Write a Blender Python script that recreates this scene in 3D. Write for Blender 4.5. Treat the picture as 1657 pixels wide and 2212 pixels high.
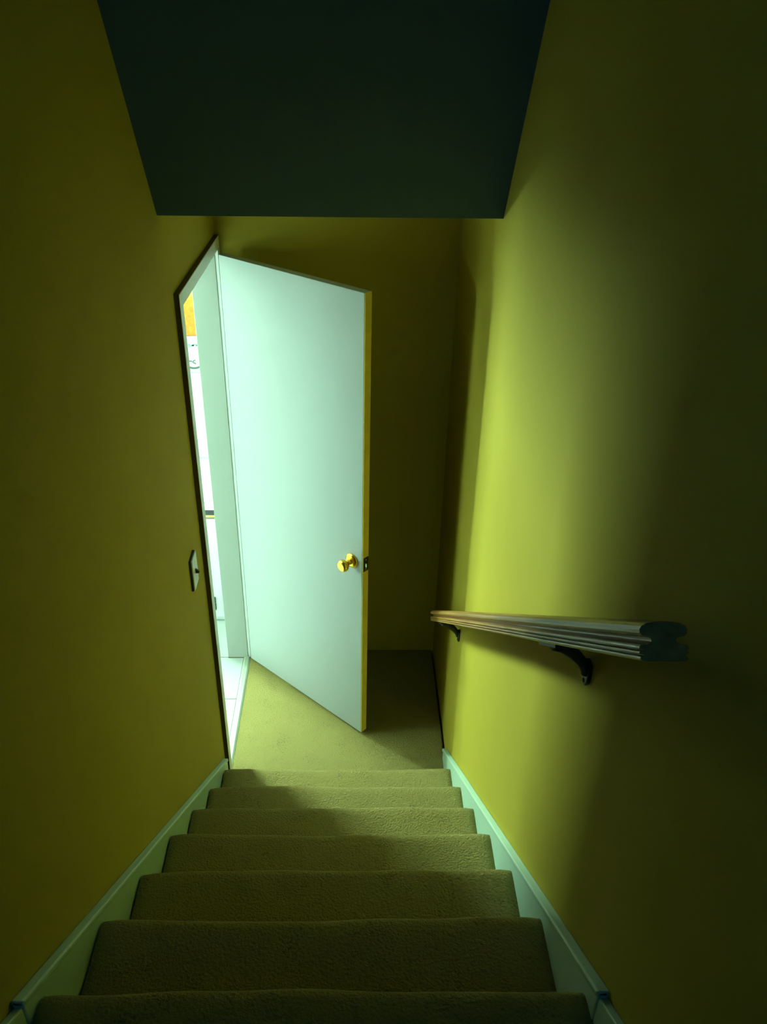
import bpy, bmesh, math, random
from mathutils import Matrix, Vector

# ------------------------------------------------------------------ clear
for o in list(bpy.data.objects):
    bpy.data.objects.remove(o, do_unlink=True)
S = bpy.context.scene
C = S.collection
random.seed(4)

# ------------------------------------------------------------------ camera
CAM = Vector((0.54783, -2.33796, 2.80329))
RV = Vector((0.99981744, -0.01498543, 0.01185396))
UV = Vector((-0.00252989, 0.51110934, 0.85951198))
FV = Vector((0.01893883, 0.85938506, -0.51097812))
cd = bpy.data.cameras.new('camera')
cam = bpy.data.objects.new('camera', cd)
C.objects.link(cam)
cam.matrix_world = Matrix(((RV.x, UV.x, -FV.x, CAM.x), (RV.y, UV.y, -FV.y, CAM.y), (RV.z, UV.z, -FV.z, CAM.z), (0, 0, 0, 1)))
cd.sensor_fit = 'VERTICAL'
cd.sensor_height = 36.0
cd.sensor_width = 36.0 * 1657 / 2212
cd.lens = 1760.296 / 2212 * 36.0
cd.shift_x = 30.437 / 2212
cd.clip_start = 0.02
S.camera = cam

# ------------------------------------------------------------------ world (dim night light of the dark floor upstairs)
w = bpy.data.worlds.new('world')
S.world = w
w.use_nodes = True
bg = w.node_tree.nodes['Background']
bg.inputs['Color'].default_value = (0.0, 0.72, 1.75, 1)
bg.inputs['Strength'].default_value = 0.30

S.view_settings.view_transform = 'Standard'
S.view_settings.look = 'None'
S.view_settings.gamma = 1.0
S.view_settings.exposure = 0.0
S.view_settings.use_curve_mapping = False

# lamp settings (the lamps themselves are built further down, in the lit room)
LIGHT_COL = (0.58, 1.0, 0.80)
GLOBE_POWER = 74.0
PANEL_POWER = 4.0
UNSEEN_PANEL_POWER = 205.0

# ------------------------------------------------------------------ main measures
W = 0.963                 # stairwell width
RISE, RUN = 0.19928, 0.25868
XA, XB = 0.0225, 0.9505   # carpet on the steps
YB = 0.9647               # back wall
HZ, HY = 2.349, 0.0296    # lower edge of the sloping ceiling
SLOPE = 1.56
DO0, DO1 = 0.178, 0.902   # clear doorway in the left wall
DH = 2.050                # doorway head
TOPZ, ENDY = 5.0, -3.3
WT = 0.098                # left wall thickness
RX0, RY0, RY1, RZ = -4.20, -0.90, 1.78, 2.36   # lit room

# ------------------------------------------------------------------ materials
def mat(name, col, rough=0.6, metal=0.0, spec=0.5, bump=0.0, bscale=200.0, var=0.0, vscale=6.0, coat=0.0, emit=None, estr=0.0):
    m = bpy.data.materials.new(name)
    m.use_nodes = True
    nt = m.node_tree
    b = nt.nodes['Principled BSDF']
    b.inputs['Roughness'].default_value = rough
    b.inputs['Metallic'].default_value = metal
    b.inputs['Specular IOR Level'].default_value = spec
    b.inputs['Coat Weight'].default_value = coat
    b.inputs['Base Color'].default_value = (*col, 1)
    tc = nt.nodes.new('ShaderNodeTexCoord')
    if var > 0:
        n = nt.nodes.new('ShaderNodeTexNoise')
        n.inputs['Scale'].default_value = vscale
        n.inputs['Detail'].default_value = 5
        nt.links.new(tc.outputs['Object'], n.inputs['Vector'])
        r = nt.nodes.new('ShaderNodeValToRGB')
        r.color_ramp.elements[0].position = 0.3
        r.color_ramp.elements[1].position = 0.7
        r.color_ramp.elements[0].color = (*[c * (1 - var) for c in col], 1)
        r.color_ramp.elements[1].color = (*[min(1, c * (1 + var)) for c in col], 1)
        nt.links.new(n.outputs['Fac'], r.inputs['Fac'])
        nt.links.new(r.outputs['Color'], b.inputs['Base Color'])
    if bump > 0:
        n2 = nt.nodes.new('ShaderNodeTexNoise')
        n2.inputs['Scale'].default_value = bscale
        n2.inputs['Detail'].default_value = 3
        nt.links.new(tc.outputs['Object'], n2.inputs['Vector'])
        bp = nt.nodes.new('ShaderNodeBump')
        bp.inputs['Strength'].default_value = bump
        bp.inputs['Distance'].default_value = 0.004
        nt.links.new(n2.outputs['Fac'], bp.inputs['Height'])
        nt.links.new(bp.outputs['Normal'], b.inputs['Normal'])
    if emit:
        b.inputs['Emission Color'].default_value = (*emit, 1)
        b.inputs['Emission Strength'].default_value = estr
    return m

M = {}
M['wall'] = mat('yellow_wall_paint', (0.48, 0.365, 0.042), 0.85, spec=0.08, bump=0.06, bscale=160, var=0.03, vscale=3)
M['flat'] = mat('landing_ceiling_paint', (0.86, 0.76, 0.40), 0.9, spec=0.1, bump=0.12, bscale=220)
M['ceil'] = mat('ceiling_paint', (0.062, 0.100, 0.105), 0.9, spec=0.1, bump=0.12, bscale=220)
M['white'] = mat('white_gloss_paint', (0.86, 0.86, 0.84), 0.35, spec=0.5, bump=0.02, bscale=60)
M['skirt'] = mat('pale_green_skirting_paint', (0.50, 0.66, 0.50), 0.45, spec=0.35, bump=0.02, bscale=60)
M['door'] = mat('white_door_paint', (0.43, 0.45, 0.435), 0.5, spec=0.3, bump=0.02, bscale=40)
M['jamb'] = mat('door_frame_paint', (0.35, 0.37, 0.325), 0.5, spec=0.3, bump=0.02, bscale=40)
M['roomwall'] = mat('white_room_paint', (0.86, 0.86, 0.84), 0.7, spec=0.3, bump=0.04)
M['tile'] = mat('white_glazed_tile', (0.50, 0.52, 0.49), 0.45, var=0.03, vscale=9)
M['grout'] = mat('grey_grout', (0.12, 0.13, 0.10), 0.9)
M['edge_yellow'] = mat('yellow_door_edge', (0.86, 0.60, 0.10), 0.7, spec=0.15, var=0.05, vscale=30)
M['shade_seam'] = mat('brown_shade_and_seam', (0.10, 0.065, 0.012), 0.8, spec=0.1)  # brown for the painted shade on the casing edge, and the base seam
M['brass'] = mat('polished_brass', (0.86, 0.52, 0.08), 0.22, metal=1.0)
M['steel'] = mat('latch_steel', (0.70, 0.66, 0.50), 0.3, metal=1.0)
M['dark'] = mat('dark_bronze_metal', (0.030, 0.028, 0.024), 0.5, metal=0.3)
M['black'] = mat('black_plastic', (0.012, 0.014, 0.013), 0.5)
M['plate'] = mat('white_switch_plastic', (0.80, 0.82, 0.80), 0.35)
M['orange'] = mat('orange_card', (0.50, 0.17, 0.004), 0.6, var=0.25, vscale=60)
M['card'] = mat('white_card', (0.62, 0.62, 0.62), 0.6)
M['ink'] = mat('grey_print', (0.06, 0.09, 0.07), 0.7)
M['softink'] = mat('pale_grey_print', (0.24, 0.30, 0.27), 0.7)
M['lam'] = mat('white_laminate', (0.66, 0.66, 0.65), 0.3)
M['counter'] = mat('dark_stone_top', (0.025, 0.03, 0.028), 0.4, var=0.3, vscale=40)
M['ply'] = mat('yellow_edge_band', (0.62, 0.44, 0.10), 0.5)
M['sill'] = mat('metal_threshold', (0.45, 0.50, 0.36), 0.45, metal=0.4)

def carpet_mat():
    m = mat('beige_carpet', (0.54, 0.46, 0.24), 0.95, spec=0.05)
    nt = m.node_tree
    b = nt.nodes['Principled BSDF']
    b.inputs['Sheen Weight'].default_value = 0.0
    b.inputs['Sheen Roughness'].default_value = 0.4
    geo = nt.nodes.new('ShaderNodeNewGeometry')
    n = nt.nodes.new('ShaderNodeTexNoise'); n.inputs['Scale'].default_value = 170; n.inputs['Detail'].default_value = 4
    n2 = nt.nodes.new('ShaderNodeTexNoise'); n2.inputs['Scale'].default_value = 11; n2.inputs['Detail'].default_value = 5
    nt.links.new(geo.outputs['Position'], n.inputs['Vector'])
    nt.links.new(geo.outputs['Position'], n2.inputs['Vector'])
    mx = nt.nodes.new('ShaderNodeMath'); mx.operation = 'MULTIPLY_ADD'
    nt.links.new(n.outputs['Fac'], mx.inputs[0]); mx.inputs[1].default_value = 1.3
    nt.links.new(n2.outputs['Fac'], mx.inputs[2])
    r = nt.nodes.new('ShaderNodeValToRGB')
    r.color_ramp.elements[0].position = 0.55; r.color_ramp.elements[1].position = 1.75
    r.color_ramp.elements[0].color = (0.085, 0.069, 0.028, 1); r.color_ramp.elements[1].color = (0.31, 0.248, 0.080, 1)
    nt.links.new(mx.outputs[0], r.inputs['Fac'])
    nt.links.new(r.outputs['Color'], b.inputs['Base Color'])
    bp = nt.nodes.new('ShaderNodeBump'); bp.inputs['Strength'].default_value = 0.9; bp.inputs['Distance'].default_value = 0.006
    nt.links.new(n.outputs['Fac'], bp.inputs['Height'])
    nt.links.new(bp.outputs['Normal'], b.inputs['Normal'])
    return m
M['carpet'] = carpet_mat()

def wood_mat():
    m = mat('varnished_oak', (0.45, 0.20, 0.04), 0.38, spec=0.35, coat=0.18)
    nt = m.node_tree
    b = nt.nodes['Principled BSDF']
    b.inputs['Coat Roughness'].default_value = 0.25
    tc = nt.nodes.new('ShaderNodeTexCoord')
    mp = nt.nodes.new('ShaderNodeMapping'); mp.inputs['Scale'].default_value = (60, 60, 3)
    n = nt.nodes.new('ShaderNodeTexNoise'); n.inputs['Scale'].default_value = 1.0; n.inputs['Detail'].default_value = 6
    r = nt.nodes.new('ShaderNodeValToRGB')
    r.color_ramp.elements[0].position = 0.3; r.color_ramp.elements[1].position = 0.72
    r.color_ramp.elements[0].color = (0.30, 0.13, 0.025, 1); r.color_ramp.elements[1].color = (0.56, 0.29, 0.07, 1)
    nt.links.new(tc.outputs['Object'], mp.inputs['Vector']); nt.links.new(mp.outputs['Vector'], n.inputs['Vector'])
    nt.links.new(n.outputs['Fac'], r.inputs['Fac']); nt.links.new(r.outputs['Color'], b.inputs['Base Color'])
    return m
M['wood'] = wood_mat()

# ------------------------------------------------------------------ mesh helpers
def box(bm, x0, x1, y0, y1, z0, z1):
    vs = [bm.verts.new(p) for p in ((x0, y0, z0), (x1, y0, z0), (x1, y1, z0), (x0, y1, z0), (x0, y0, z1), (x1, y0, z1), (x1, y1, z1), (x0, y1, z1))]
    for f in ((0, 3, 2, 1), (4, 5, 6, 7), (0, 1, 5, 4), (1, 2, 6, 5), (2, 3, 7, 6), (3, 0, 4, 7)):
        bm.faces.new([vs[i] for i in f])

def prism(bm, pts, axis, a, b):
    """closed polygon pts (2-D) swept along axis from a to b; axis 'x': pts are (y, z); 'y': (x, z); 'z': (x, y)"""
    def P(p, t):
        return {'x': (t, p[0], p[1]), 'y': (p[0], t, p[1]), 'z': (p[0], p[1], t)}[axis]
    A = [bm.verts.new(P(p, a)) for p in pts]
    B = [bm.verts.new(P(p, b)) for p in pts]
    n = len(pts)
    bm.faces.new(A[::-1]); bm.faces.new(B)
    for i in range(n):
        bm.faces.new((A[i], A[(i + 1) % n], B[(i + 1) % n], B[i]))

def lathe(bm, prof, seg=24):
    """profile of (radius, z), turned about z"""
    rings = []
    for r, z in prof:
        if r < 1e-6:
            rings.append([bm.verts.new((0, 0, z))])
        else:
            rings.append([bm.verts.new((r * math.cos(2 * math.pi * k / seg), r * math.sin(2 * math.pi * k / seg), z)) for k in range(seg)])
    for a, b in zip(rings, rings[1:]):
        for k in range(seg):
            k2 = (k + 1) % seg
            if len(a) == 1 and len(b) == 1:
                continue
            if len(a) == 1:
                bm.faces.new((a[0], b[k], b[k2]))
            elif len(b) == 1:
                bm.faces.new((a[k], a[k2], b[0]))
            else:
                bm.faces.new((a[k], a[k2], b[k2], b[k]))

def sweep(bm, path, radii, seg=12, flat=1.0):
    """tube along points, per-point radius"""
    rings = []
    up0 = Vector((0, 1, 0))
    for i, p in enumerate(path):
        p = Vector(p)
        d = (Vector(path[min(i + 1, len(path) - 1)]) - Vector(path[max(i - 1, 0)])).normalized()
        u = up0 - d * up0.dot(d)
        u.normalize()
        v = d.cross(u)
        rings.append([bm.verts.new(p + (u * math.cos(2 * math.pi * k / seg) * flat + v * math.sin(2 * math.pi * k / seg)) * radii[i]) for k in range(seg)])
    for a, b in zip(rings, rings[1:]):
        for k in range(seg):
            bm.faces.new((a[k], a[(k + 1) % seg], b[(k + 1) % seg], b[k]))
    bm.faces.new(rings[0][::-1]); bm.faces.new(rings[-1])

def obj(name, bm, m, parent=None, bevel=0.0, segs=2, smooth=False, loc=None):
    bmesh.ops.recalc_face_normals(bm, faces=bm.faces[:])
    me = bpy.data.meshes.new(name)
    bm.to_mesh(me); bm.free()
    for mm in (m if isinstance(m, (list, tuple)) else [m]):
        me.materials.append(M[mm])
    if smooth:
        for p in me.polygons:
            p.use_smooth = True
    o = bpy.data.objects.new(name, me)
    C.objects.link(o)
    if parent:
        o.parent = parent
    if loc:
        o.location = loc
    if bevel > 0:
        md = o.modifiers.new('bevel', 'BEVEL'); md.width = bevel; md.segments = segs; md.limit_method = 'ANGLE'; md.angle_limit = math.radians(40)
        md.harden_normals = False
    return o

def empty(name, loc=(0, 0, 0), rot=None):
    o = bpy.data.objects.new(name, None)
    o.empty_display_size = 0.05
    C.objects.link(o); o.location = loc
    if rot:
        o.rotation_euler = rot
    return o

def tag(o, label=None, cat=None, group=None, kind=None):
    if label: o['label'] = label
    if cat: o['category'] = cat
    if group: o['group'] = group
    if kind: o['kind'] = kind
    return o

def B(*a):
    bm = bmesh.new(); box(bm, *a); return bm

def copy_tree(o, parent=None):
    c = o.copy(); C.objects.link(c); c.parent = parent
    for ch in list(o.children):
        copy_tree(ch, c)
    return c

# ------------------------------------------------------------------ the stairwell shell
bm = bmesh.new()
box(bm, -WT, 0, ENDY, DO0 - 0.018, -0.05, TOPZ)
box(bm, -WT, 0, DO1 + 0.018, RY1, -0.05, TOPZ)
box(bm, -WT, 0, DO0 - 0.018, DO1 + 0.018, DH + 0.018, TOPZ)
wl = obj('wall_left', bm, ['wall', 'roomwall'])
for p in wl.data.polygons:
    if p.normal.x < -0.9:
        p.material_index = 1
tag(wl, 'yellow painted left stairwell wall with the lit doorway', 'wall', kind='structure')
wr = tag(obj('wall_right', B(W, W + 0.115, ENDY, YB + 0.12, -0.05, TOPZ), 'wall'), 'yellow painted right stairwell wall carrying the handrail', 'wall', kind='structure')
tag(obj('wall_back', B(0, W, YB, YB + 0.115, -0.05, HZ + 0.1), 'wall'), 'shadowed yellow wall behind the open door', 'wall', kind='structure')
tag(obj('ceiling', B(0, W, HY, YB, HZ, HZ + 0.1), 'flat'), 'low flat ceiling over the bottom landing', 'ceiling', kind='structure')
ys = HY - (TOPZ - HZ) / SLOPE
bm = bmesh.new()
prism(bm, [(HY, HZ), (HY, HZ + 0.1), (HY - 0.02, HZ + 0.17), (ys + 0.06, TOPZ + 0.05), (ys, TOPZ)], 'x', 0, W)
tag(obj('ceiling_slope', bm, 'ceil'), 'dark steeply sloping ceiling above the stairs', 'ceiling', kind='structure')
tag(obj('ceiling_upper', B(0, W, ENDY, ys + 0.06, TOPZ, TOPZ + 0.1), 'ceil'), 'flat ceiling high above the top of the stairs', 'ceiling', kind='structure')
tag(obj('floor', B(0.004, W - 0.008, -0.02, YB, -0.05, 0.0), 'carpet', bevel=0.006), 'beige carpet on the bottom landing', 'floor', kind='structure')
tag(obj('floor_slab', B(-WT, W + 0.115, -0.3, YB + 0.12, -0.15, -0.05), 'grout'), 'bare floor slab under the landing carpet', 'floor', kind='structure')

# ------------------------------------------------------------------ carpeted stairs, each step a part
stairs = tag(empty('staircase', (0, 0, 0)), 'carpeted staircase running down between the yellow walls to the landing', 'staircase')
NX = 30
def step_mesh(k):
    y0, z0 = -(k - 1) * RUN, k * RISE
    zb = (k - 1) * RISE - 0.004
    rn = 0.028                                   # carpet rolled over the nosing
    prof = [(y0 - 0.030, zb), (y0 - 0.030, z0 - 0.070), (y0 - 0.024, z0 - 0.058)]
    for j in range(7):
        a = -math.pi / 2 + j * math.pi / 6
        prof.append((y0 - rn + rn * math.cos(a) * 1.0, z0 - rn + rn * math.sin(a)))
    prof += [(y0 - 0.05, z0), (y0 - 0.12, z0 - 0.001), (y0 - 0.20, z0 - 0.001), (y0 - RUN - 0.026, z0), (y0 - RUN - 0.026, zb)]
    bm = bmesh.new()
    rows = []
    rng = random.Random(k * 7)
    ph = [rng.uniform(0, 6.28) for _ in range(4)]
    for i in range(NX + 1):
        t = i / NX
        x = XA + (XB - XA) * t
        dz = 0.0022 * math.sin(5 * t + ph[0]) + 0.0016 * math.sin(13 * t + ph[1]) + 0.0009 * math.sin(29 * t + ph[2])
        dy = 0.003 * math.sin(7 * t + ph[3]) + 0.0012 * math.sin(23 * t + ph[1])
        e = min(t, 1 - t) * (XB - XA)
        sag = -0.006 * max(0.0, 1 - e / 0.03) ** 2
        row = []
        for j, (y, z) in enumerate(prof):
            top = 1.0 if 3 <= j <= 11 else 0.0
            row.append(bm.verts.new((x, y + dy * top, z + (dz + sag) * top)))
        rows.append(row)
    n = len(prof)
    for a, b in zip(rows, rows[1:]):
        for j in range(n):
            f = bm.faces.new((a[j], b[j], b[(j + 1) % n], a[(j + 1) % n]))
            f.smooth = 1 <= j <= 12
    bm.faces.new(rows[0]); bm.faces.new(rows[-1][::-1])
    return bm
for k in range(1, 13):
    obj('step', step_mesh(k), 'carpet', stairs)
tag(obj('floor_upper', B(0.004, W - 0.004, ENDY, -12 * RUN, 13 * RISE - 0.16, 13 * RISE), 'carpet', bevel=0.02), 'carpeted floor at the head of the stairs', 'floor', kind='structure')

# skirting boards up the stairs: face board plus rounded cap
def skirt(name, x0, x1, inner, s, y_low, y_high, label):
    def top(y): return RISE + s - y * RISE / RUN
    root = tag(empty(name, (0, 0, 0)), label, 'skirting', kind='structure')
    dn = 0.30
    bm = bmesh.new()
    yl = y_low
    prism(bm, [(yl, max(0.001, top(yl) - dn)), (yl, top(yl)), (y_high, top(y_high)), (y_high, top(y_high) - dn), (0.0, 0.001 if top(0) - dn < 0 else top(0) - dn)], 'x', x0, x1)
    obj('board', bm, 'skirt', root, bevel=0.0035, segs=2)
    xi0, xi1 = (x0, x1 - 0.002) if inner > 0 else (x0 + 0.002, x1)
    bm = bmesh.new()
    prism(bm, [(y_high, top(y_high) - 0.016), (-3.0, top(-3.0) - 0.016), (-3.0, top(-3.0) - dn), (y_high, top(y_high) - dn)], 'x', xi0, xi1)
    obj('upper_board', bm, 'skirt', root, bevel=0.003, segs=2)
    c0, c1 = (x0, x1 + 0.004) if inner > 0 else (x0 - 0.004, x1)
    bm = bmesh.new()
    prism(bm, [(yl + 0.002, top(yl) - 0.013), (yl + 0.002, top(yl) + 0.004), (y_high, top(y_high) + 0.004), (y_high, top(y_high) - 0.013)], 'x', c0, c1)
    obj('cap_moulding', bm, 'skirt', root, bevel=0.004, segs=3)
    return root
skirt('trim_1', 0.0, 0.018, 1, 0.016, 0.085, -1.61, 'pale green skirting board rising along the left wall of the stairs')
skirt('trim_2', W - 0.018, W, -1, 0.030, 0.225, -1.61, 'pale green skirting board rising along the right wall of the stairs')

# ------------------------------------------------------------------ doorway: jambs, stops, casing, threshold
fr = tag(empty('trim_3', (0, DO0, 0)), 'white door frame and casing around the lit doorway', 'door frame', kind='structure')
def fpart(name, *a, bevel=0.002, m='jamb'):
    x0, x1, y0, y1, z0, z1 = a
    return obj(name, B(x0, x1, y0 - DO0, y1 - DO0, z0, z1), m, fr, bevel=bevel)
fpart('jamb', -WT, 0.004, DO0 - 0.018, DO0, 0, DH)
fpart('jamb', -WT, 0.004, DO1, DO1 + 0.018, 0, DH)
fpart('head_jamb', -WT, 0.004, DO0 - 0.018, DO1 + 0.018, DH, DH + 0.018)
fpart('base_seam', -WT, 0.003, DO1 - 0.0012, DO1, 0.0, 0.004, bevel=0.0, m='shade_seam')
fpart('stop', -0.060, -0.030, DO0, DO0 + 0.010, 0, DH)
fpart('stop', -0.060, -0.030, DO0 + 0.010, DO1 - 0.002, DH - 0.010, DH)
CW = 0.046
CT, CO = 0.017, DO0 - 0.005 - CW
ZC = DH + 0.005 + CW
fpart('casing', 0.0, CT, CO, DO0 - 0.005, 0.0, ZC, bevel=0.002, m='white')
fpart('casing', 0.0, CT, DO1 + 0.005, DO1 + 0.005 + CW, 0.0, ZC, bevel=0.002, m='white')
fpart('head_casing', 0.0, CT, DO0 - 0.005, DO1 + 0.005, DH + 0.005, ZC, bevel=0.002, m='white')
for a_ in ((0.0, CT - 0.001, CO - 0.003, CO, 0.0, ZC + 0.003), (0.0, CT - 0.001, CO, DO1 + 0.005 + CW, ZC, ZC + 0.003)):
    e_ = fpart('shade_strip', *a_, bevel=0.0008, m='shade_seam')  # thin brown strip puts the shade of the casing edge into colour
    e_['label'] = 'dark brown strip painting shade on the outer edge of the casing'
bm = bmesh.new()
prism(bm, [(-0.018, -0.01), (-0.018, 0.003), (-0.009, 0.008), (0.008, 0.008), (0.016, 0.002), (0.016, -0.01)], 'y', DO0, DO1)
tag(obj('trim_4', bm, 'sill'), 'thin metal threshold strip between carpet and white tiles', 'threshold', kind='structure')

# ------------------------------------------------------------------ the open door
A = 0.82608
HX, HYD = 0.0205, 0.8876
DW, DT, DB, DTOP = 0.7664, 0.035, 0.012, 2.042
dr = tag(empty('door_1', (HX, HYD, 0), (0, 0, A - math.pi / 2)), 'white flush door standing open into the landing with a brass knob', 'door', kind='structure')
# local x runs along the leaf from the hinge, local y = into the thickness (away from the viewer)
obj('door_leaf', B(0, DW - 0.004, 0, DT, DB, DTOP), 'door', dr, bevel=0.0012, segs=2)
de = obj('door_edge', B(DW - 0.004, DW, 0.0008, DT - 0.0008, DB, DTOP), 'edge_yellow', dr, bevel=0.001, segs=1)  # edge in a stronger yellow than the leaf
de['label'] = 'yellowish edge of the door'
def knob(side):
    k = empty('door_knob', (0.7075, 0.0 if side < 0 else DT, 0.942), (math.pi / 2 * (1 if side < 0 else -1), 0, 0))
    k.parent = dr
    bm = bmesh.new(); lathe(bm, [(0, 0), (0.032, 0), (0.033, 0.003), (0.031, 0.007), (0.024, 0.011), (0.015, 0.014), (0, 0.014)], 28)
    obj('rose', bm, 'brass', k, smooth=True)
    bm = bmesh.new(); lathe(bm, [(0, 0.010), (0.0135, 0.012), (0.011, 0.020), (0.0105, 0.030), (0.013, 0.037), (0, 0.037)], 20)
    obj('neck', bm, 'brass', k, smooth=True)
    bm = bmesh.new(); lathe(bm, [(0, 0.033), (0.012, 0.034), (0.020, 0.039), (0.0255, 0.047), (0.0265, 0.054), (0.0250, 0.061), (0.021, 0.066), (0.0165, 0.0675), (0.010, 0.0665), (0, 0.066)], 28)
    obj('grip', bm, 'brass', k, smooth=True)
    k['label'] = 'round brass knob'
    if side > 0: k.scale = (1, 1, 0.6)
knob(-1); knob(1)
lp = obj('latch_plate', B(DW - 0.001, DW + 0.0015, 0.003, DT - 0.003, 0.942 - 0.033, 0.942 + 0.033), 'dark', dr, bevel=0.001)
bm = bmesh.new(); prism(bm, [(DW + 0.001, 0.010), (DW + 0.001, 0.025), (DW + 0.005, 0.025), (DW + 0.010, 0.012), (DW + 0.010, 0.010)], 'z', 0.942 - 0.009, 0.942 + 0.009)
obj('latch_bolt', bm, 'steel', dr)
for zz in (0.942 - 0.022, 0.942 + 0.022):
    bm = bmesh.new(); lathe(bm, [(0, 0), (0.0035, 0), (0.0028, 0.0012), (0, 0.0014)], 10)
    s_ = obj('screw', bm, 'steel', dr, loc=(DW + 0.0015, DT / 2, zz)); s_.rotation_euler = (0, math.pi / 2, 0)
for zz in (0.24, 1.03, 1.82):                   # hinges on the far jamb
    bm = bmesh.new(); lathe(bm, [(0, -0.045), (0.006, -0.045), (0.006, 0.045), (0.0035, 0.050), (0, 0.051)], 12)
    h = obj('hinge', bm, 'brass', dr, loc=(-0.008, DT + 0.002, zz))
    obj('hinge_leaf', B(0, 0.010, 0.001, 0.004, -0.045, 0.045), 'brass', h)

# ------------------------------------------------------------------ light switch on the left wall
sw = tag(empty('light_switch', (0, -0.058, 1.215)), 'white toggle light switch on the left wall before the doorway', 'switch')
obj('shade_rim', B(0, 0.007, -0.0375, 0.036, -0.0605, 0.0605), 'black', sw, bevel=0.001)  # black rim drawn as the shaded edge of the switch plate
obj('switch_plate', B(0.007, 0.012, -0.036, 0.036, -0.059, 0.059), 'plate', sw, bevel=0.002, segs=2)
bm = bmesh.new(); prism(bm, [(0.011, -0.009), (0.011, 0.009), (0.023, 0.0005), (0.025, -0.005), (0.021, -0.009)], 'y', -0.004, 0.004)
obj('toggle', bm, 'black', sw, bevel=0.001)
for zz in (-0.038, 0.038):
    bm = bmesh.new(); lathe(bm, [(0, 0), (0.003, 0), (0.0025, 0.001), (0, 0.0012)], 10)
    s_ = obj('screw', bm, 'plate', sw, loc=(0.012, 0, zz)); s_.rotation_euler = (0, math.pi / 2, 0)

# ------------------------------------------------------------------ handrail on the right wall
SL = math.atan2(RISE, RUN)
RCX = 0.898
P_far, P_near = Vector((RCX, 0.385, 0.690)), Vector((RCX, -1.622, 0.690 + 2.007 * 0.762))
axis = (P_near - P_far).normalized()
Lr = (P_near - P_far).length
hr = empty('handrail', tuple(P_far))
zax = axis; xax = Vector((1, 0, 0)); yax = zax.cross(xax).normalized()
hr.rotation_euler = Matrix((xax, yax, zax)).transposed().to_euler()
tag(hr, 'varnished wooden handrail with moulded sides on the right wall', 'handrail')
half = [(0.0, 0.0290), (0.010, 0.0285), (0.019, 0.0265), (0.0250, 0.0220), (0.0275, 0.0165), (0.0272, 0.0115), (0.0245, 0.0070), (0.0155, 0.0045), (0.0135, -0.0005), (0.0160, -0.0048),
        (0.0260, -0.0065), (0.0285, -0.0095), (0.0280, -0.0130), (0.0225, -0.0142), (0.0262, -0.0160), (0.0285, -0.0175), (0.0285, -0.0205), (0.0225, -0.0222), (0.0262, -0.0240), (0.0275, -0.0255), (0.0270, -0.0290), (0.0235, -0.0315), (0.0, -0.0315)]
half = [(x, -0.0315 + (y + 0.0315) * 0.74) for x, y in half]
prof = half + [(-x, y) for x, y in half[-2:0:-1]]
# local y must point up
sgn = 1 if yax.z > 0 else -1
bm = bmesh.new()
prism(bm, [(x, y * sgn) for x, y in prof], 'z', 0, Lr)
rail = obj('rail', bm, 'wood', hr, bevel=0.0012, segs=1)

def bracket(t):
    """t metres up from the lower end; built in world axes relative to the rail's underside"""
    pc = P_far + axis * t
    up = yax * sgn
    br = empty('bracket', (0, 0, 0))
    br.parent = hr
    br.matrix_parent_inverse = Matrix.LocRotScale(hr.location, hr.rotation_euler, None).inverted()
    under = pc - up * 0.0315
    def wobj(name, bm, **k):
        return obj(name, bm, 'dark', br, **k)
    # saddle strap along the underside
    bm = bmesh.new()
    for (a0, a1, hw, th) in ((-0.080, 0.045, 0.0150, 0.008),):
        pts = []
        for s_ in (a0, a1):
            for x in (-hw, hw):
                for d in (0, -th):
                    pts.append(bm.verts.new(under + axis * s_ + Vector((x, 0, 0)) + up * d))
        for f in ((0, 1, 3, 2), (4, 6, 7, 5), (0, 4, 5, 1), (2, 3, 7, 6), (0, 2, 6, 4), (1, 5, 7, 3)):
            bm.faces.new([pts[i] for i in f])
    wobj('saddle', bm, bevel=0.0015)
    # curved arm: from under the rail down and over to the wall plate
    zc = under.z
    path, rad = [], []
    wz = zc - 0.070
    for i in range(11):
        a = i / 10 * math.pi / 2
        x = RCX + (W - 0.006 - RCX) * math.sin(a) ** 1.0 * 1.0
        z = wz + (zc + 0.002 - wz) * (1 - math.sin(a)) ** 0.62 if i < 10 else wz
        path.append((x, under.y, z)); rad.append(0.0185 - 0.0095 * math.sin(a) ** 0.6)
    bm = bmesh.new(); sweep(bm, path, rad, 12, 1.0)
    wobj('arm', bm, smooth=True)
    bm = bmesh.new()
    prism(bm, [(under.y - 0.011, wz + 0.026), (under.y - 0.015, wz + 0.010), (under.y - 0.013, wz - 0.012), (under.y - 0.006, wz - 0.024), (under.y + 0.006, wz - 0.024), (under.y + 0.013, wz - 0.012), (under.y + 0.015, wz + 0.010), (under.y + 0.011, wz + 0.026)], 'x', W - 0.007, W)
    wp = wobj('wall_plate', bm, bevel=0.002)
    for dy, dz in ((0.0, 0.018), (0.0, -0.016)):
        bm = bmesh.new(); lathe(bm, [(0, 0), (0.0045, 0), (0.0038, 0.002), (0, 0.003)], 10)
        s_ = obj('screw', bm, 'dark', wp, loc=(W - 0.007, under.y + dy, wz + dz)); s_.rotation_euler = (0, -math.pi / 2, 0)
    return br
for yy in (0.172, -1.235):
    bracket((P_far.y - yy) / -axis.y)

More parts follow.
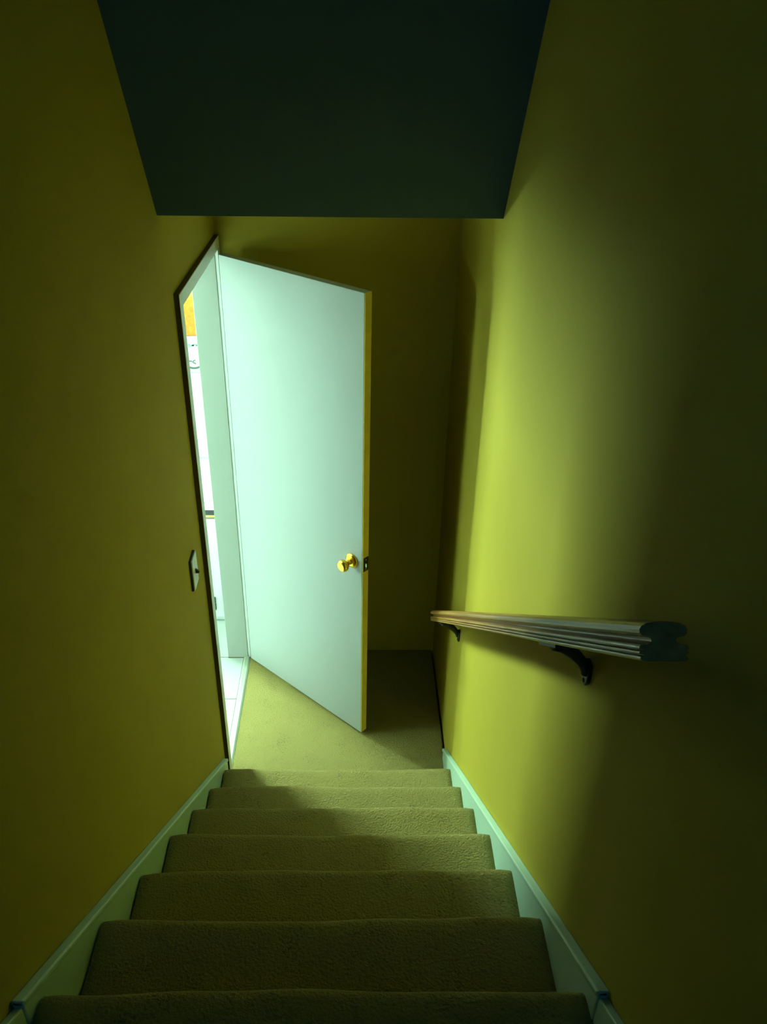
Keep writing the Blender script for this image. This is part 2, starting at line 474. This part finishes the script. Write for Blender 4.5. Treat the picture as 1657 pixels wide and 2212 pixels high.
# ------------------------------------------------------------------ the lit room behind the doorway
tag(obj('wall_room_west', B(RX0 - 0.1, RX0, RY0, RY1, 0, RZ), 'roomwall'), 'white far side wall of the lit room', 'wall', kind='structure')
tag(obj('wall_room_south', B(RX0 - 0.1, -WT, RY0 - 0.1, RY0, 0, RZ), 'roomwall'), 'white near end wall of the lit room', 'wall', kind='structure')
tag(obj('wall_room_north', B(RX0 - 0.1, -WT, RY1, RY1 + 0.1, 0, RZ), 'roomwall'), 'white end wall of the lit room behind the cabinet', 'wall', kind='structure')
tag(obj('ceiling_room', B(RX0 - 0.1, -WT, RY0 - 0.1, RY1 + 0.1, RZ, RZ + 0.1), 'roomwall'), 'white ceiling of the lit room', 'ceiling', kind='structure')
fl = tag(empty('floor_room', (0, 0, 0)), 'white tiled floor of the lit room with thin grey joints', 'floor', kind='structure')
obj('grout_bed', B(RX0, -0.018, RY0, RY1, -0.05, -0.004), 'grout', fl)
TS, TG = 0.305, 0.0026
tile_me = {}
ix = 0
y_start = 0.602 - TS * 5
x_end = -0.018
nx = int(math.ceil((x_end - RX0) / TS))
for j in range(8):
    for i in range(nx):
        x1 = x_end - i * TS; x0 = max(RX0, x1 - TS)
        y0 = y_start + j * TS; y1 = y0 + TS
        y0c, y1c = max(RY0, y0), min(RY1, y1)
        # tiles in the doorway strip are cut at the wall
        if i == 0 and (y1c < DO0 or y0c > DO1):
            x1 = -WT
        if y1c - y0c < 0.02:
            continue
        key = (round(x1 - x0, 3), round(y1c - y0c, 3))
        if key not in tile_me:
            bm = B(TG, key[0] - TG, TG, key[1] - TG, -0.010, 0.0)
            bmesh.ops.recalc_face_normals(bm, faces=bm.faces[:])
            me = bpy.data.meshes.new('tile'); bm.to_mesh(me); bm.free(); me.materials.append(M['tile'])
            tile_me[key] = me
        t = bpy.data.objects.new('tile', tile_me[key]); C.objects.link(t); t.parent = fl
        t.location = (x0, y0c, random.uniform(-0.0006, 0.0))

# base cabinet with dark worktop, seen as a sliver past the door frame
CX0, CX1, CY0, CY1 = -0.90, -0.135, 1.20, 1.76
cb = tag(empty('base_cabinet', ((CX0 + CX1) / 2, CY0, 0)), 'white base cabinet with small black handles in the lit room', 'cabinet')
ox, oy = (CX0 + CX1) / 2, CY0
def cpart(name, m, x0, x1, y0, y1, z0, z1, parent=None, bevel=0.002):
    return obj(name, B(x0 - ox, x1 - ox, y0 - oy, y1 - oy, z0, z1), m, parent or cb, bevel=bevel)
cpart('body', 'lam', CX0, CX1, CY0 + 0.02, CY1, 0.0, 0.668)
dcol = [(CX0 + 0.004, -0.520), (-0.514, CX1 - 0.004)]
for (a, b) in dcol:
    for (z0, z1) in ((0.035, 0.655),):
        d = cpart('cabinet_door', 'lam', a, b, CY0, CY0 + 0.019, z0, z1)
        hx_ = -0.200 if b > -0.4 else (a + b) / 2
        zc = 0.128 if z0 < 0.1 else (z0 + z1) / 2
        for k, dz in enumerate((-0.022, 0.022) if z0 < 0.1 else (0.0,)):
            cpart('handle', 'black', hx_ - 0.006, hx_ + 0.006, CY0 - 0.016, CY0, zc + dz - 0.018, zc + dz + 0.018, d, 0.002)
wt = tag(empty('worktop', (ox, CY0, 0.668)), 'white worktop with a black front edge over a yellow band', 'worktop')
def wpart(name, m, x0, x1, y0, y1, z0, z1):
    return obj(name, B(x0 - ox, x1 - ox, y0 - oy, y1 - oy, z0 - 0.668, z1 - 0.668), m, wt, bevel=0.002)
wpart('edge_band', 'ply', CX0 - 0.004, CX1 + 0.004, CY0 - 0.006, CY1, 0.668, 0.684)
wpart('slab', 'lam', CX0 - 0.006, CX1 + 0.006, CY0 - 0.008, CY1, 0.684, 0.714)
wpart('front_edge', 'counter', CX0 - 0.008, CX1 + 0.008, CY0 - 0.013, CY0 - 0.008, 0.685, 0.715)

# wall shelf, white printed cartons, orange packet
SZ = 1.432
sh = tag(empty('wall_shelf', (ox, 1.45, SZ)), 'white wall shelf above the worktop in the lit room', 'shelf')
obj('board', B(-0.40 - ox, -0.135 - ox, 1.20 - 1.45, RY1 - 1.45, -0.020, 0.0), 'lam', sh, bevel=0.002)
for xx in (-0.37, -0.30):
    bm = bmesh.new(); prism(bm, [(RY1 - 1.45, -0.02), (RY1 - 1.45, -0.24), (RY1 - 1.45 - 0.02, -0.24), (1.24 - 1.45, -0.035), (1.24 - 1.45, -0.02)], 'x', xx - ox - 0.008, xx - ox + 0.008)
    obj('shelf_bracket', bm, 'black', sh)
def carton(name, m, x0, x1, y0, y1, z0, z1, label, cat, rz=0.0):
    cx, cy = (x0 + x1) / 2, (y0 + y1) / 2
    r = tag(empty(name, (cx, cy, z0), (0, 0, rz)), label, cat)
    obj('body', B(x0 - cx, x1 - cx, y0 - cy, y1 - cy, 0, z1 - z0), m, r, bevel=0.003)
    return r, y0 - cy
def arc(parent, x, y, z, r, a0, a1, wd, m='ink'):
    bm = bmesh.new()
    n = 14
    prev = None
    for i in range(n + 1):
        a = math.radians(a0 + (a1 - a0) * i / n)
        cur = [bm.verts.new((x + (r + s_ * wd) * math.cos(a), y + dy_, z + (r + s_ * wd) * math.sin(a))) for s_ in (-0.5, 0.5) for dy_ in (-0.0012, 0.0)]
        if prev:
            bm.faces.new((prev[0], prev[2], cur[2], cur[0])); bm.faces.new((prev[1], cur[1], cur[3], prev[3]))
            bm.faces.new((prev[0], cur[0], cur[1], prev[1])); bm.faces.new((prev[2], prev[3], cur[3], cur[2]))
        prev = cur
    return obj('printed_mark', bm, m, parent)
c1, fy = carton('carton', 'card', -0.330, -0.140, 1.215, 1.40, SZ, SZ + 0.172, 'white carton with grey printed marks on the wall shelf', 'carton')
arc(c1, 0.050, fy, 0.072, 0.050, 235, 312, 0.009)
for q, (dx, dz, r_, a0_) in enumerate(((0.036, 0.040, 0.016, 60), (0.060, 0.046, 0.014, 90), (0.050, 0.038, 0.010, 20))):
    arc(c1, dx, fy, dz, r_, a0_, a0_ + 80, 0.005)
for q in range(5):
    arc(c1, 0.030 + 0.012 * q, fy, 0.106 + 0.004 * (q % 2), 0.024, 100 - 12 * q, 165 - 12 * q, 0.007, 'softink')
arc(c1, -0.030, fy, 0.100, 0.030, 30, 120, 0.006)
c2, fy = carton('packet', 'orange', -0.320, -0.150, 1.220, 1.37, SZ + 0.172, SZ + 0.172 + 0.165, 'orange packet standing on the white carton', 'packet')
obj('packet_flap', (lambda b: (prism(b, [(-0.07, 0.160), (-0.062, 0.182), (0.062, 0.182), (0.07, 0.160)], 'x', -0.083, 0.083), b)[1])(bmesh.new()), 'orange', c2)

# ------------------------------------------------------------------ the lamps of the lit room
def emit_mat(name, power, area):
    return mat(name, (0.9, 0.9, 0.9), 0.5, emit=LIGHT_COL, estr=power / (math.pi * area))
gr = 0.15
M['globe'] = emit_mat('lit_opal_glass', GLOBE_POWER, 4 * math.pi * gr * gr)
GX, GY, GZ = RX0 + 0.22, -0.12, 1.92
lamp = tag(empty('wall_lamp', (RX0, GY, GZ)), 'round opal globe wall lamp on the side wall of the lit room', 'lamp')
bm = bmesh.new(); lathe(bm, [(0, 0), (0.06, 0), (0.06, 0.012), (0.02, 0.02), (0.015, 0.07), (0, 0.07)], 24)
o = obj('backplate', bm, 'brass', lamp, smooth=True); o.rotation_euler = (0, math.pi / 2, 0)
bm = bmesh.new(); bmesh.ops.create_uvsphere(bm, u_segments=32, v_segments=18, radius=gr)
obj('globe', bm, 'globe', lamp, smooth=True, loc=(0.22, 0, 0))
M['diffuser'] = emit_mat('lit_diffuser', PANEL_POWER, 0.5 * 1.3)
cl = tag(empty('ceiling_light', (-1.15, 0.75, RZ)), 'flat rectangular light panel on the ceiling of the lit room', 'lamp')
obj('housing', B(-0.27, 0.27, -0.67, 0.67, -0.05, 0), 'lam', cl, bevel=0.004)
obj('diffuser', B(-0.25, 0.25, -0.65, 0.65, -0.06, -0.05), 'diffuser', cl)

M['strip'] = emit_mat('lit_unseen_panel', UNSEEN_PANEL_POWER, 0.40 * 0.75)  # unseen light panel, placed by the jamb shadow on the steps
vl = tag(empty('unseen_panel_light', (-1.13, RY1, 1.84)), 'tall unseen light panel on the end wall of the lit room', 'lamp')
obj('housing', B(-0.22, 0.22, -0.04, 0, -0.395, 0.395), 'lam', vl, bevel=0.004)  # housing of the unseen light panel
obj('diffuser', B(-0.20, 0.20, -0.05, -0.04, -0.375, 0.375), 'strip', vl)  # glowing face of the unseen light panel
